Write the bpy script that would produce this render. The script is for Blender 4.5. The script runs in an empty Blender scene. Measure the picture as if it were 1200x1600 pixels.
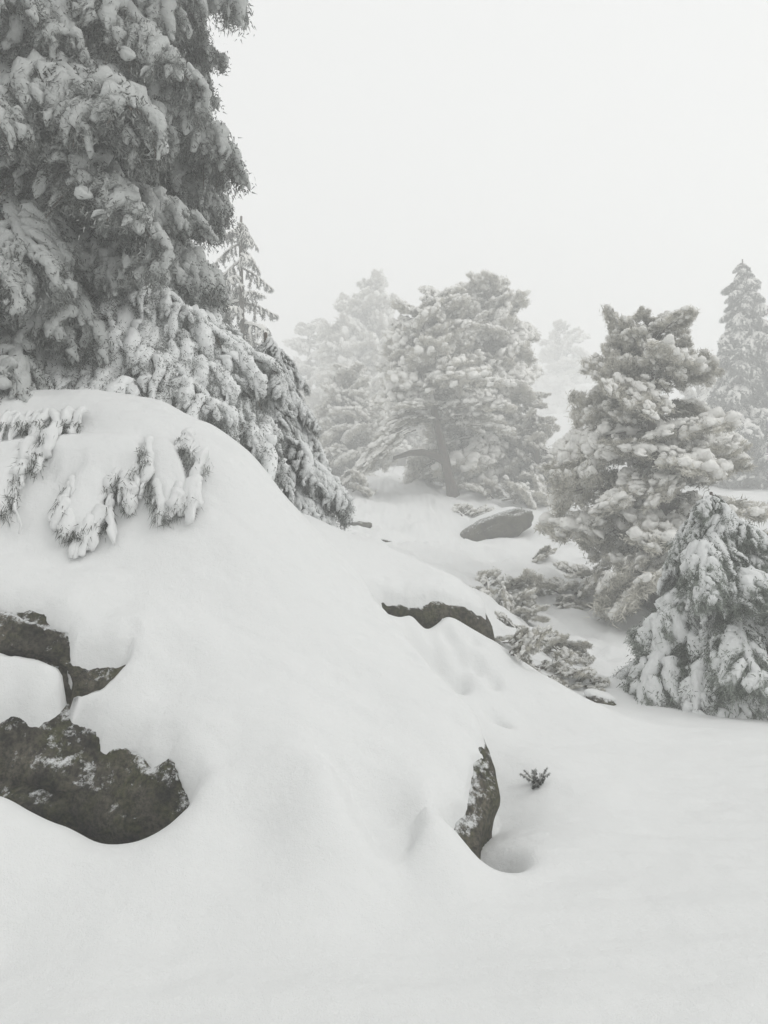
import bpy, math, random
import numpy as np

# ------------------------------------------------------------------ camera
SC = bpy.context.scene
COL = SC.collection
CAM_Z = 1.6
FPX = 1209.0
cam_d = bpy.data.cameras.new("camera")
cam_d.sensor_fit = 'VERTICAL'
cam_d.sensor_height = 36.0
cam_d.lens = 36.0 * FPX / 1600.0
cam_d.clip_start = 0.05
cam_d.clip_end = 1000.0
cam_o = bpy.data.objects.new("camera", cam_d)
cam_o.location = (0, 0, CAM_Z)
cam_o.rotation_euler = (math.radians(90), 0, 0)
COL.objects.link(cam_o)
SC.camera = cam_o

# ------------------------------------------------------------------ sky, sun, exposure
SUN_ELEV, SUN_AZ = 48.0, 95.0            # azimuth clockwise from +Y (behind and to the right of the camera)
world = bpy.data.worlds.new("World")
SC.world = world
world.use_nodes = True
wn, wl = world.node_tree.nodes, world.node_tree.links
wn.clear()
sky = wn.new('ShaderNodeTexSky')
sky.sky_type = 'NISHITA'
sky.sun_disc = False
sky.sun_elevation = math.radians(SUN_ELEV)
sky.sun_rotation = math.radians(SUN_AZ)
sky.air_density = 1.0
sky.dust_density = 4.0
sky.ozone_density = 1.0
hs = wn.new('ShaderNodeHueSaturation')
hs.inputs['Saturation'].default_value = 0.0
veil = wn.new('ShaderNodeMixRGB')         # an even cloud layer in front of the clear sky
veil.inputs['Fac'].default_value = 0.8
veil.inputs['Color2'].default_value = (9.0, 9.05, 9.0, 1)
bg = wn.new('ShaderNodeBackground')
bg.inputs['Strength'].default_value = 0.12
wo = wn.new('ShaderNodeOutputWorld')
wl.new(sky.outputs[0], hs.inputs['Color'])
wl.new(hs.outputs[0], veil.inputs['Color1'])
wl.new(veil.outputs[0], bg.inputs['Color'])
wl.new(bg.outputs[0], wo.inputs['Surface'])

sun_d = bpy.data.lights.new("sun", 'SUN')
sun_d.energy = 0.85
sun_d.angle = math.radians(30)
sun_d.color = (1.0, 0.985, 0.96)
sun_o = bpy.data.objects.new("sun", sun_d)
a_, e_ = math.radians(SUN_AZ), math.radians(SUN_ELEV)
from mathutils import Vector
sdir = Vector((math.sin(a_) * math.cos(e_), math.cos(a_) * math.cos(e_), math.sin(e_)))
sun_o.rotation_euler = sdir.to_track_quat('Z', 'Y').to_euler()
sun_o.location = (0, 0, 60)
COL.objects.link(sun_o)

SC.view_settings.view_transform = 'Standard'
SC.view_settings.look = 'None'
SC.view_settings.gamma = 1
SC.view_settings.use_curve_mapping = False
SC.view_settings.exposure = -0.05
cy = SC.cycles
cy.use_denoising = True
try:
    cy.denoiser = 'OPENIMAGEDENOISE'
except Exception:
    pass
cy.max_bounces = 8
cy.diffuse_bounces = 5
cy.volume_bounces = 4
cy.use_adaptive_sampling = True
cy.adaptive_threshold = 0.01
HAZE_DENSITY = 0.0175

# ------------------------------------------------------------------ helpers
rng = np.random.default_rng(7)


def at(px, py, Y):
    """a point Y metres ahead seen at that place of the 1200 x 1600 photograph"""
    return np.array([(px - 600.0) / FPX * Y, Y, CAM_Z + (800.0 - py) / FPX * Y])


def far(Y):
    """distances beyond the dip behind the rim"""
    return Y if Y < 8.0 else 8.0 + (Y - 8.0) * 1.8


def hash3(i, j, k, seed):
    h = (i * 374761393 + j * 668265263 + k * 1274126177 + seed * 974711) & 0xFFFFFFFF
    h = ((h ^ (h >> 13)) * 1103515245) & 0xFFFFFFFF
    h = ((h ^ (h >> 16)) * 2654435761) & 0xFFFFFFFF
    return ((h ^ (h >> 15)) & 0xFFFFFF) / float(0xFFFFFF) * 2 - 1


def vnoise(P, seed=0):
    P = np.asarray(P, float)
    I = np.floor(P).astype(np.int64)
    F = P - I
    U = F * F * F * (F * (F * 6 - 15) + 10)
    r = 0
    for a in (0, 1):
        wa = U[:, 0] if a else 1 - U[:, 0]
        for b in (0, 1):
            wb = U[:, 1] if b else 1 - U[:, 1]
            for c in (0, 1):
                wc = U[:, 2] if c else 1 - U[:, 2]
                r = r + wa * wb * wc * hash3(I[:, 0] + a, I[:, 1] + b, I[:, 2] + c, seed)
    return r


def fbm(P, octaves=4, seed=0, gain=0.5):
    r, amp, f = 0, 1.0, 1.0
    for o in range(octaves):
        r = r + amp * vnoise(np.asarray(P) * f + 17.3 * o, seed + o)
        amp *= gain
        f *= 2.03
    return r


class TPS:
    def __init__(self, pts, smooth=0.0):
        p = np.array(pts, float)
        self.c = p[:, :2]
        n = len(p)
        d = np.linalg.norm(self.c[:, None] - self.c[None], axis=2)
        K = self.phi(d) + smooth * np.eye(n)
        Q = np.hstack([np.ones((n, 1)), self.c])
        A = np.block([[K, Q], [Q.T, np.zeros((3, 3))]])
        self.w = np.linalg.solve(A, np.concatenate([p[:, 2], np.zeros(3)]))

    @staticmethod
    def phi(r):
        return np.where(r > 1e-9, r * r * np.log(np.maximum(r, 1e-9)), 0.0)

    def __call__(self, x, y):
        x = np.asarray(x, float); y = np.asarray(y, float)
        out = np.empty(x.size)
        X = np.stack([x.ravel(), y.ravel()], 1)
        n = len(self.c)
        for s in range(0, len(X), 40000):
            q = X[s:s + 40000]
            d = np.sqrt(((q[:, None] - self.c[None]) ** 2).sum(2))
            out[s:s + 40000] = self.phi(d) @ self.w[:n] + self.w[n] + q @ self.w[n + 1:]
        return out.reshape(x.shape)


def poly_sd(x, y, poly):
    """signed distance to a polygon, positive inside"""
    x = np.asarray(x, float); y = np.asarray(y, float)
    d2 = np.full(x.shape, 1e18)
    inside = np.zeros(x.shape, bool)
    n = len(poly)
    for i in range(n):
        ax, ay = poly[i]; bx, by = poly[(i + 1) % n]
        ex, ey = bx - ax, by - ay
        t = np.clip(((x - ax) * ex + (y - ay) * ey) / (ex * ex + ey * ey + 1e-12), 0, 1)
        d2 = np.minimum(d2, (x - ax - t * ex) ** 2 + (y - ay - t * ey) ** 2)
        c = ((ay > y) != (by > y))
        xi = ax + (y - ay) * ex / (ey if abs(ey) > 1e-12 else 1e-12)
        inside ^= c & (x < xi)
    return np.where(inside, np.sqrt(d2), -np.sqrt(d2))


def smax(a, b, k):
    h = np.clip(0.5 + 0.5 * (a - b) / k, 0, 1)
    return b + (a - b) * h + k * h * (1 - h)


def sstep(x, a, b):
    t = np.clip((x - a) / (b - a), 0, 1)
    return t * t * (3 - 2 * t)


def mesh_from(name, V, quads=None, tris=None, mats=None, matq=None, matt=None, smooth=True):
    me = bpy.data.meshes.new(name)
    nq = 0 if quads is None else len(quads)
    nt = 0 if tris is None else len(tris)
    V = np.asarray(V, np.float32)
    me.vertices.add(len(V))
    me.vertices.foreach_set("co", V.ravel())
    loops = []
    if nq: loops.append(np.asarray(quads, np.int32).ravel())
    if nt: loops.append(np.asarray(tris, np.int32).ravel())
    loops = np.concatenate(loops)
    me.loops.add(len(loops))
    me.loops.foreach_set("vertex_index", loops)
    starts = np.concatenate([np.arange(nq) * 4, nq * 4 + np.arange(nt) * 3]).astype(np.int32)
    me.polygons.add(nq + nt)
    me.polygons.foreach_set("loop_start", starts)
    try:
        me.polygons.foreach_set("loop_total", np.concatenate([np.full(nq, 4), np.full(nt, 3)]).astype(np.int32))
    except Exception:
        pass
    mi = np.concatenate([np.zeros(nq) if matq is None else matq, np.zeros(nt) if matt is None else matt]).astype(np.int32)
    for m in (mats or []):
        me.materials.append(m)
    me.polygons.foreach_set("material_index", mi)
    sm = np.ones(nq + nt, bool) if smooth is True else (np.zeros(nq + nt, bool) if smooth is False else smooth)
    me.polygons.foreach_set("use_smooth", sm)
    me.update(calc_edges=True)
    me.validate()
    return me


def link(name, data, parent=None, label=None, cat=None, group=None, kind=None):
    o = bpy.data.objects.new(name, data)
    COL.objects.link(o)
    if parent is not None: o.parent = parent
    if label: o['label'] = label
    if cat: o['category'] = cat
    if group: o['group'] = group
    if kind: o['kind'] = kind
    return o


class Acc:
    def __init__(self):
        self.v, self.q, self.t, self.mq, self.mt, self.n = [], [], [], [], [], 0

    def add(self, V, quads=None, tris=None, mat=0):
        self.v.append(V)
        if quads is not None and len(quads):
            self.q.append(np.asarray(quads) + self.n); self.mq.append(np.full(len(quads), mat))
        if tris is not None and len(tris):
            self.t.append(np.asarray(tris) + self.n); self.mt.append(np.full(len(tris), mat))
        self.n += len(V)

    def mesh(self, name, mats, flat_mats=(), warp=None):
        V = np.concatenate(self.v)
        if warp is not None: V = warp(V)
        q = np.concatenate(self.q) if self.q else None
        t = np.concatenate(self.t) if self.t else None
        mq = np.concatenate(self.mq) if self.q else None
        mt = np.concatenate(self.mt) if self.t else None
        allm = np.concatenate([m for m in (mq, mt) if m is not None])
        sm = ~np.isin(allm, list(flat_mats))
        return mesh_from(name, V, q, t, mats, mq, mt, sm)


# ------------------------------------------------------------------ materials
def newmat(name):
    m = bpy.data.materials.new(name)
    m.use_nodes = True
    nt = m.node_tree
    b = nt.nodes['Principled BSDF']
    return m, nt, b


def N(nt, kind, **kw):
    n = nt.nodes.new(kind)
    for k, v in kw.items():
        if k in n.inputs: n.inputs[k].default_value = v
        else: setattr(n, k, v)
    return n


def mat_snow(name, col=(0.84, 0.85, 0.845), bump=0.25, s1=9.0, s2=120.0, dist=0.02):
    m, nt, b = newmat(name)
    tc = N(nt, 'ShaderNodeTexCoord')
    n1 = N(nt, 'ShaderNodeTexNoise', Scale=s1, Detail=6.0, Roughness=0.6)
    n2 = N(nt, 'ShaderNodeTexNoise', Scale=s2, Detail=3.0, Roughness=0.7)
    mx = N(nt, 'ShaderNodeMath', operation='MULTIPLY_ADD')
    mx.inputs[1].default_value = 0.25
    bp = N(nt, 'ShaderNodeBump', Strength=bump, Distance=dist)
    cr = N(nt, 'ShaderNodeMixRGB')
    cr.inputs['Color1'].default_value = (col[0] * 0.965, col[1] * 0.97, col[2] * 0.972, 1)
    cr.inputs['Color2'].default_value = (*col, 1)
    L = nt.links.new
    L(tc.outputs['Object'], n1.inputs['Vector']); L(tc.outputs['Object'], n2.inputs['Vector'])
    L(n2.outputs['Fac'], mx.inputs[0]); L(n1.outputs['Fac'], mx.inputs[2])
    L(mx.outputs[0], bp.inputs['Height']); L(bp.outputs[0], b.inputs['Normal'])
    L(n1.outputs['Fac'], cr.inputs['Fac']); L(cr.outputs[0], b.inputs['Base Color'])
    b.inputs['Roughness'].default_value = 0.85
    b.inputs['Specular IOR Level'].default_value = 0.15
    return m


def mat_rock(name, dusting=0.5):
    m, nt, b = newmat(name)
    L = nt.links.new
    tc = N(nt, 'ShaderNodeTexCoord')
    n1 = N(nt, 'ShaderNodeTexNoise', Scale=3.0, Detail=8.0, Roughness=0.65)
    n2 = N(nt, 'ShaderNodeTexNoise', Scale=38.0, Detail=6.0, Roughness=0.75)
    n3 = N(nt, 'ShaderNodeTexNoise', Scale=7.0, Detail=5.0, Roughness=0.7)
    for n in (n1, n2, n3): L(tc.outputs['Object'], n.inputs['Vector'])
    r1 = N(nt, 'ShaderNodeValToRGB')
    e = r1.color_ramp.elements
    e[0].position = 0.36; e[0].color = (0.018, 0.017, 0.015, 1)
    e[1].position = 0.68; e[1].color = (0.118, 0.110, 0.088, 1)
    L(n1.outputs['Fac'], r1.inputs['Fac'])
    mg = N(nt, 'ShaderNodeValToRGB')
    mg.color_ramp.elements[0].position = 0.46; mg.color_ramp.elements[1].position = 0.66
    L(n3.outputs['Fac'], mg.inputs['Fac'])
    mm = N(nt, 'ShaderNodeMixRGB'); mm.inputs['Color2'].default_value = (0.055, 0.058, 0.03, 1)   # moss and lichen
    L(mg.outputs[0], mm.inputs['Fac']); L(r1.outputs[0], mm.inputs['Color1'])
    sp = N(nt, 'ShaderNodeMixRGB', blend_type='MULTIPLY'); sp.inputs['Fac'].default_value = 0.75
    r2 = N(nt, 'ShaderNodeValToRGB')
    r2.color_ramp.elements[0].position = 0.40; r2.color_ramp.elements[0].color = (0.25, 0.25, 0.25, 1)
    r2.color_ramp.elements[1].position = 0.60; r2.color_ramp.elements[1].color = (1.6, 1.52, 1.42, 1)
    L(n2.outputs['Fac'], r2.inputs['Fac'])
    L(mm.outputs[0], sp.inputs['Color1']); L(r2.outputs[0], sp.inputs['Color2'])
    # wind-blown snow caught on the rough, upward facing grains
    ge = N(nt, 'ShaderNodeNewGeometry'); sx = N(nt, 'ShaderNodeSeparateXYZ')
    L(ge.outputs['Normal'], sx.inputs[0])
    ad = N(nt, 'ShaderNodeMath', operation='MULTIPLY_ADD'); ad.inputs[1].default_value = 0.36
    L(sx.outputs['Z'], ad.inputs[0])
    n4 = N(nt, 'ShaderNodeTexNoise', Scale=16.0, Detail=9.0, Roughness=0.8)
    L(tc.outputs['Object'], n4.inputs['Vector']); L(n4.outputs['Fac'], ad.inputs[2])
    r4 = N(nt, 'ShaderNodeValToRGB')
    r4.color_ramp.elements[0].position = 0.80 - 0.2 * dusting; r4.color_ramp.elements[1].position = 0.90 - 0.2 * dusting
    L(ad.outputs[0], r4.inputs['Fac'])
    fin = N(nt, 'ShaderNodeMixRGB'); fin.inputs['Color2'].default_value = (0.62, 0.63, 0.63, 1)
    L(r4.outputs[0], fin.inputs['Fac']); L(sp.outputs[0], fin.inputs['Color1'])
    L(fin.outputs[0], b.inputs['Base Color'])
    bp = N(nt, 'ShaderNodeBump', Strength=0.7, Distance=0.02)
    L(n2.outputs['Fac'], bp.inputs['Height']); L(bp.outputs[0], b.inputs['Normal'])
    b.inputs['Roughness'].default_value = 0.9
    b.inputs['Specular IOR Level'].default_value = 0.2
    return m


def mat_needles(name, green, rime, lo=0.42, hi=0.62, scale=9.0):
    m, nt, b = newmat(name)
    L = nt.links.new
    tc = N(nt, 'ShaderNodeTexCoord')
    n1 = N(nt, 'ShaderNodeTexNoise', Scale=scale, Detail=5.0, Roughness=0.75)
    L(tc.outputs['Object'], n1.inputs['Vector'])
    r = N(nt, 'ShaderNodeValToRGB')
    e = r.color_ramp.elements
    e[0].position = lo; e[0].color = (*green, 1)
    e[1].position = hi; e[1].color = (*rime, 1)
    sp = N(nt, 'ShaderNodeSeparateXYZ'); L(tc.outputs['Object'], sp.inputs[0])      # more rime at bough tips; inner needles darker, painting in the crown's interior shade
    mr = N(nt, 'ShaderNodeMapRange')
    mr.inputs['From Min'].default_value = 0.15; mr.inputs['From Max'].default_value = 0.85
    mr.inputs['To Min'].default_value = -0.16; mr.inputs['To Max'].default_value = 0.06
    L(sp.outputs['X'], mr.inputs['Value'])
    ad = N(nt, 'ShaderNodeMath', operation='ADD'); L(mr.outputs[0], ad.inputs[0]); L(n1.outputs['Fac'], ad.inputs[1])
    L(ad.outputs[0], r.inputs['Fac']); L(r.outputs[0], b.inputs['Base Color'])
    b.inputs['Roughness'].default_value = 0.8
    b.inputs['Specular IOR Level'].default_value = 0.2
    return m


def mat_bark(name, c0, c1):
    m, nt, b = newmat(name)
    L = nt.links.new
    tc = N(nt, 'ShaderNodeTexCoord')
    mp = N(nt, 'ShaderNodeMapping'); mp.inputs['Scale'].default_value = (14, 14, 3)
    n1 = N(nt, 'ShaderNodeTexNoise', Scale=2.0, Detail=7.0, Roughness=0.7)
    L(tc.outputs['Object'], mp.inputs[0]); L(mp.outputs[0], n1.inputs['Vector'])
    r = N(nt, 'ShaderNodeValToRGB')
    r.color_ramp.elements[0].position = 0.35; r.color_ramp.elements[0].color = (*c0, 1)
    r.color_ramp.elements[1].position = 0.7; r.color_ramp.elements[1].color = (*c1, 1)
    L(n1.outputs['Fac'], r.inputs['Fac']); L(r.outputs[0], b.inputs['Base Color'])
    bp = N(nt, 'ShaderNodeBump', Strength=0.6, Distance=0.02)
    L(n1.outputs['Fac'], bp.inputs['Height']); L(bp.outputs[0], b.inputs['Normal'])
    b.inputs['Roughness'].default_value = 0.9
    return m


M_SNOW = mat_snow("snow_surface", (0.735, 0.74, 0.735), 0.6, 9.0, 160.0, 0.025)
M_LOAD = mat_snow("tree_snow", (0.78, 0.79, 0.785), 0.7, 26.0, 110.0, 0.03)
M_LOADFAR = mat_snow("far_tree_snow", (0.84, 0.83, 0.80), 0.7, 12.0, 50.0, 0.06)
M_RIME_SHADED = mat_snow("rime", (0.50, 0.51, 0.50), 0.8, 30.0, 90.0, 0.05)  # rime over needles, its grey darkened to include the great fir's own shade
M_ROCK = mat_rock("granite", 0.2)
M_ROCKB = mat_rock("bare_granite", 0.1)
M_FIR = mat_needles("rimed_fir_needles", (0.035, 0.038, 0.031), (0.34, 0.35, 0.34), 0.42, 0.70)
M_FRINGE = mat_needles("fringe_needles", (0.06, 0.065, 0.055), (0.50, 0.51, 0.50), 0.34, 0.58, 30.0)
M_GREEN = mat_needles("green_fir_needles", (0.06, 0.075, 0.055), (0.36, 0.39, 0.35), 0.42, 0.68)
M_PINE = mat_needles("rimed_pine_needles", (0.10, 0.095, 0.07), (0.62, 0.60, 0.54), 0.36, 0.60, 6.0)
M_BARK = mat_bark("bark", (0.045, 0.038, 0.032), (0.15, 0.125, 0.10))

# ------------------------------------------------------------------ terrain: control points of the open ground
GP = []
for px, py, Y in [
    # foreground drift
    (-300, 1600, 2.3), (0, 1600, 2.3), (300, 1600, 2.3), (600, 1600, 2.3), (900, 1600, 2.3), (1200, 1600, 2.3), (1500, 1600, 2.3),
    (0, 1450, 2.75), (300, 1450, 2.78), (600, 1455, 2.8), (900, 1450, 2.85), (1200, 1450, 2.85),
    (0, 1240, 3.25), (100, 1283, 3.2), (200, 1320, 3.15), (270, 1295, 3.2), (310, 1255, 3.3), (-200, 1230, 3.3),
    (400, 1300, 3.2), (470, 1240, 3.32), (512, 1212, 3.38), (560, 1288, 3.22), (600, 1342, 3.1), (630, 1370, 3.05), (645, 1335, 3.14), (653, 1300, 3.25), (661, 1260, 3.38), (690, 1275, 3.36),
    (712, 1293, 3.32), (740, 1323, 3.27), (785, 1360, 3.2), (850, 1330, 3.45),
    # right hand slope up to its rim
    (1000, 1300, 3.7), (1200, 1300, 3.75), (850, 1200, 4.4), (1000, 1200, 4.6), (1200, 1200, 4.8), (1450, 1200, 4.8),
    (1200, 1152, 5.4), (1120, 1140, 5.6), (1000, 1120, 6.0), (920, 1096, 6.2), (850, 1065, 6.3), (800, 1040, 6.25), (768, 1004, 5.9),
    (740, 986, 5.8), (690, 968, 5.7), (640, 965, 5.5), (600, 948, 5.3), (570, 945, 5.15), (700, 1040, 5.3), (640, 1000, 5.3), (760, 1110, 5.0), (800, 1120, 5.1),
    # dip behind the rim, far side, hillside
    (850, 1030, 8.2), (930, 1050, 8.0), (1000, 1070, 8.0), (1100, 1080, 8.2), (1250, 1070, 8.5), (1450, 1060, 8.5),
    (780, 985, 8.2), (830, 955, 10.5), (900, 940, 11.0), (1000, 945, 11.2), (1150, 920, 11.5), (1350, 920, 11.5), (760, 900, 11.5),
    (830, 868, 14.5), (900, 850, 15.5), (1050, 840, 15.5), (1180, 815, 16.0), (1350, 800, 16.0), (650, 860, 13.5), (560, 835, 13.0), (700, 860, 13.5),
    (480, 815, 12.0), (400, 790, 11.0), (300, 740, 10.0), (770, 805, 17.2), (708, 772, 19.0), (600, 790, 17.0), (640, 748, 23.0), (840, 775, 19.5), (900, 780, 20.0),
    (520, 745, 24.0), (560, 722, 34.0), (700, 730, 32.0), (900, 735, 32.0), (1150, 728, 30.0), (570, 705, 42.0), (800, 690, 44.0), (885, 645, 62.0), (1100, 655, 50.0),
    (300, 690, 30.0), (300, 660, 60.0), (1400, 760, 30.0),
]:
    GP.append(at(px, py, far(Y)))
for x, y, z in [(-4, 0, 0.1), (0, 0, 0.05), (4, 0, 0.05), (-4, -8, 0.0), (4, -8, 0.0), (-5.5, 3.5, 0.9), (-6.5, 6.5, 2.0), (-5, 9, 2.0), (-2.2, 8, 1.75), (-10, 12, 3.0), (6.5, 4, 0.0), (8, 7, -0.1),
                (-1.2, 7.6, 1.35), (-3.2, 7.2, 1.75), (-3, 5.5, 0.9), (-1.5, 5.2, 0.5), (-1, 4.3, 0.05), (-2.4, 4.3, 0.2), (0, 4.4, 0.1), (0.35, 4.0, -0.1), (-0.6, 6.2, 0.6),
                (-2.0, 3.5, 0.15), (-1.75, 3.5, 0.08), (-1.45, 3.48, 0.0), (-1.15, 3.45, -0.02), (-0.95, 3.46, 0.05), (-1.7, 3.9, 0.05), (-1.1, 3.9, 0.0), (0.2, 3.7, -0.1), (0.0, 3.45, 0.0), (0.06, 3.3, 0.07), (-0.1, 3.5, 0.1), (0.2, 6.3, 0.35), (0.6, 6.3, 0.25), (-0.3, 6.3, 0.5), (0.0, 5.55, 0.66), (0.17, 5.65, 0.56), (0.3, 5.75, 0.55), (0.36, 5.95, 0.6), (0.62, 6.1, 0.45), (0.1, 5.9, 0.65),
                (-30, -30, 0.5), (30, -30, -1.0), (-60, 30, 9), (60, 30, 2), (-150, -40, 6), (150, -40, -4), (-150, 160, 18), (0, 160, 15), (150, 160, 12), (60, 90, 8), (-60, 90, 12), (0, 100, 10)]:
    GP.append(np.array([x, y, z]))
TG = TPS(GP, 1e-4)

DIPS = [(at(778, 1330, 3.42), 0.07, 0.20), (at(752, 1310, 3.5), 0.09, 0.16), (at(762, 1336, 3.36), 0.05, 0.16)]
for px, py, Y, r, d in [(682, 1020, 5.3, .06, .05), (705, 1035, 5.2, .07, .05), (720, 1040, 5.25, .06, .04), (745, 1042, 5.4, .05, .05), (660, 1012, 5.25, .06, .05), (770, 1072, 5.35, .05, .05),
                        (776, 1115, 5.0, .06, .07), (812, 1088, 5.7, .06, .04), (830, 1095, 5.8, .05, .05), (855, 1093, 5.9, .06, .04), (672, 985, 5.45, .07, .04), (720, 1020, 5.4, .06, .05),
                        (602, 958, 5.3, .05, .05), (735, 1005, 5.6, .07, .05), (700, 1000, 5.5, .05, .04)]:
    DIPS.append((at(px, py, Y), r * 0.85, d * 1.7))


def P3(x, y, f):
    return np.stack([x.ravel() * f, y.ravel() * f, np.zeros(x.size)], 1)


def ground(x, y):
    z = TG(x, y)
    dist = np.hypot(x, y)
    near = np.clip(1 - dist / 9.0, 0, 1)
    z = z + 0.022 * fbm(P3(x, y, 1.3), 4, 3).reshape(x.shape) * (0.5 + np.clip(dist / 8, 0, 5))
    z = z + 0.15 * sstep(dist, 6.5, 12) * sstep(dist, 90, 40) * fbm(P3(x, y, 0.9), 4, 13).reshape(x.shape)
    z = z + 0.014 * fbm(np.stack([(x * 2.2).ravel(), (y * 7.0).ravel(), 0 * x.ravel()], 1), 3, 9).reshape(x.shape) * near
    z = z + 0.09 * sstep(dist, 7.0, 9.0) * sstep(dist, 22, 14) * fbm(P3(x, y, 1.9), 3, 17).reshape(x.shape)
    for p, r, d in DIPS:
        z = z - d * np.exp(-((x - p[0]) ** 2 + (y - p[1]) ** 2) / (2 * r * r))
    return z


# ------------------------------------------------------------------ the two snow-topped boulders (rock form and lie of the snow)
TA = TPS([at(*p) for p in [
    (0, 610, 5.35), (130, 615, 5.35), (250, 636, 5.3), (330, 671, 5.2), (392, 722, 5.05), (405, 755, 4.95), (-200, 620, 5.3),
    (0, 700, 4.85), (100, 720, 4.82), (200, 750, 4.75), (0, 850, 4.35), (100, 900, 4.2), (200, 950, 4.1), (300, 800, 4.6), (300, 700, 4.95), (-200, 850, 4.3),
    (400, 850, 4.55), (470, 850, 4.75), (500, 900, 4.65), (540, 900, 4.9), (560, 940, 4.8),
    (400, 1000, 4.1), (300, 1000, 4.0), (500, 1050, 4.05), (600, 1100, 4.0), (680, 1100, 4.1), (600, 1000, 4.5), (650, 1040, 4.45),
    (735, 1120, 4.1), (760, 1175, 3.9), (768, 1205, 3.8), (700, 1200, 3.72), (600, 1200, 3.62), (662, 1240, 3.47), (500, 1170, 3.58), (400, 1180, 3.52),
    (320, 1200, 3.45), (300, 1120, 3.65), (250, 1080, 3.78), (610, 1280, 3.42), (630, 1362, 3.16), (560, 1250, 3.45), (685, 1264, 3.43), (700, 1300, 3.42),
    (400, 1240, 3.42), (350, 1240, 3.42), (450, 1220, 3.45), (500, 1200, 3.52), (400, 1300, 3.3), (500, 1330, 3.22), (400, 1400, 3.2), (300, 1300, 3.3),
    (0, 925, 4.05), (100, 945, 4.0), (205, 1000, 3.88), (50, 1025, 3.86), (50, 1085, 3.70), (0, 1100, 3.7), (130, 1085, 3.74), (220, 1165, 3.58), (270, 1180, 3.5),
    (50, 1180, 3.58), (100, 1250, 3.48), (200, 1300, 3.38), (285, 1250, 3.40), (0, 1215, 3.55), (-200, 1000, 3.9), (-200, 1200, 3.6),
]] + [np.array(q) for q in [(-3.2, 6.6, 1.9), (-2.2, 6.4, 1.9), (-1.3, 6.2, 1.6), (-0.8, 5.9, 1.35), (-0.5, 5.7, 1.25), (-5, 6, 1.9), (-5, 4, 1.0), (-4, 3.5, 0.6), (0.3, 5.4, 0.9), (0.9, 4.6, 0.5), (0.9, 3.9, 0.3), (-2.0, 3.28, 0.15), (-1.6, 3.26, 0.0), (-1.3, 3.22, -0.1), (-1.05, 3.2, -0.1), (-0.85, 3.2, 0.0)]], 5e-4)
FA = [(-5.5, 3.0), (-5.5, 7.4), (-2.5, 7.0), (-1.0, 6.5), (-0.6, 5.8), (-0.28, 5.4), (-0.08, 5.1)] + \
     [tuple(at(*p)[:2]) for p in [(672, 1030, 4.6), (720, 1075, 4.4), (752, 1120, 4.2), (776, 1165, 3.98), (792, 1205, 3.82), (780, 1260, 3.62), (745, 1322, 3.34)]] + \
     [(0.3, 2.6), (-2.0, 2.2)]
TB = TPS([at(*p) for p in [
    (420, 800, 6.3), (480, 808, 6.35), (540, 836, 6.3), (600, 861, 6.2), (660, 886, 6.15), (700, 903, 6.1), (740, 928, 6.02), (763, 950, 5.95),
    (600, 915, 5.62), (640, 925, 5.68), (690, 925, 5.75), (740, 944, 5.82), (560, 905, 5.5), (520, 875, 5.6), (470, 850, 5.6), (660, 903, 5.9), (600, 885, 5.9)]] +
    [np.array(q) for q in [(-1.0, 7.4, 1.3), (-0.3, 7.2, 1.15), (0.4, 7.0, 0.95), (0.9, 6.6, 0.7), (-1.6, 6.2, 1.5), (0, 5.1, 0.75), (0.6, 5.3, 0.7)]], 5e-4)
FB = [tuple(at(*p)[:2]) for p in [(450, 900, 5.2), (520, 900, 5.2), (592, 925, 5.52), (625, 950, 5.6), (690, 950, 5.7), (740, 960, 5.78), (771, 985, 5.86), (770, 950, 6.1), (745, 930, 6.5)]] + [(0.6, 7.3), (-0.2, 7.6), (-1.2, 7.6), (-1.4, 6.2)]


def edge(sd, R, slope):
    q = np.clip(R - sd, 0, R)
    return np.where(sd >= R, 0, R - np.sqrt(np.maximum(R * R - q * q, 0))) + np.where(sd < 0, -sd * slope, 0)


def window(pts):
    W = np.array([at(*p) for p in pts])
    c = W.mean(0)
    u = np.array([c[1], -c[0]]) / np.hypot(c[0], c[1])
    return u, [(w[:2] @ u, w[2]) for w in W], c


WA = [window(p) for p in [
    [(-60, 925, 4.05), (20, 936, 4.03), (60, 950, 4.0), (108, 968, 3.97), (113, 1003, 3.9), (150, 1010, 3.9), (180, 1010, 3.88), (203, 997, 3.88), (200, 1025, 3.85), (165, 1062, 3.78),
     (128, 1078, 3.74), (112, 1082, 3.73), (140, 1110, 3.70), (160, 1148, 3.62), (215, 1158, 3.58), (240, 1180, 3.55), (268, 1168, 3.52), (290, 1205, 3.45), (304, 1245, 3.40), (300, 1400, 3.3), (-60, 1400, 3.3), (-60, 1105, 3.68), (0, 1105, 3.68), (30, 1090, 3.70), (62, 1098, 3.70), (88, 1080, 3.73), (94, 1040, 3.80), (70, 1022, 3.85), (0, 1008, 3.88), (-60, 1005, 3.88)],
    [(744, 1158, 3.97), (736, 1192, 3.85), (728, 1222, 3.75), (710, 1250, 3.6), (700, 1295, 3.45), (712, 1500, 3.35), (830, 1500, 3.4), (830, 1200, 3.85), (775, 1165, 3.98)],
]]
WB = [window(p) for p in [
    [(594, 920, 5.6), (604, 930, 5.6), (628, 928, 5.62), (637, 936, 5.62), (650, 932, 5.65), (674, 926, 5.7), (722, 934, 5.78), (768, 952, 5.88), (800, 952, 5.9), (790, 1040, 5.9), (740, 1010, 5.7), (690, 990, 5.7), (640, 985, 5.6), (605, 965, 5.5)],
]]


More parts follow.
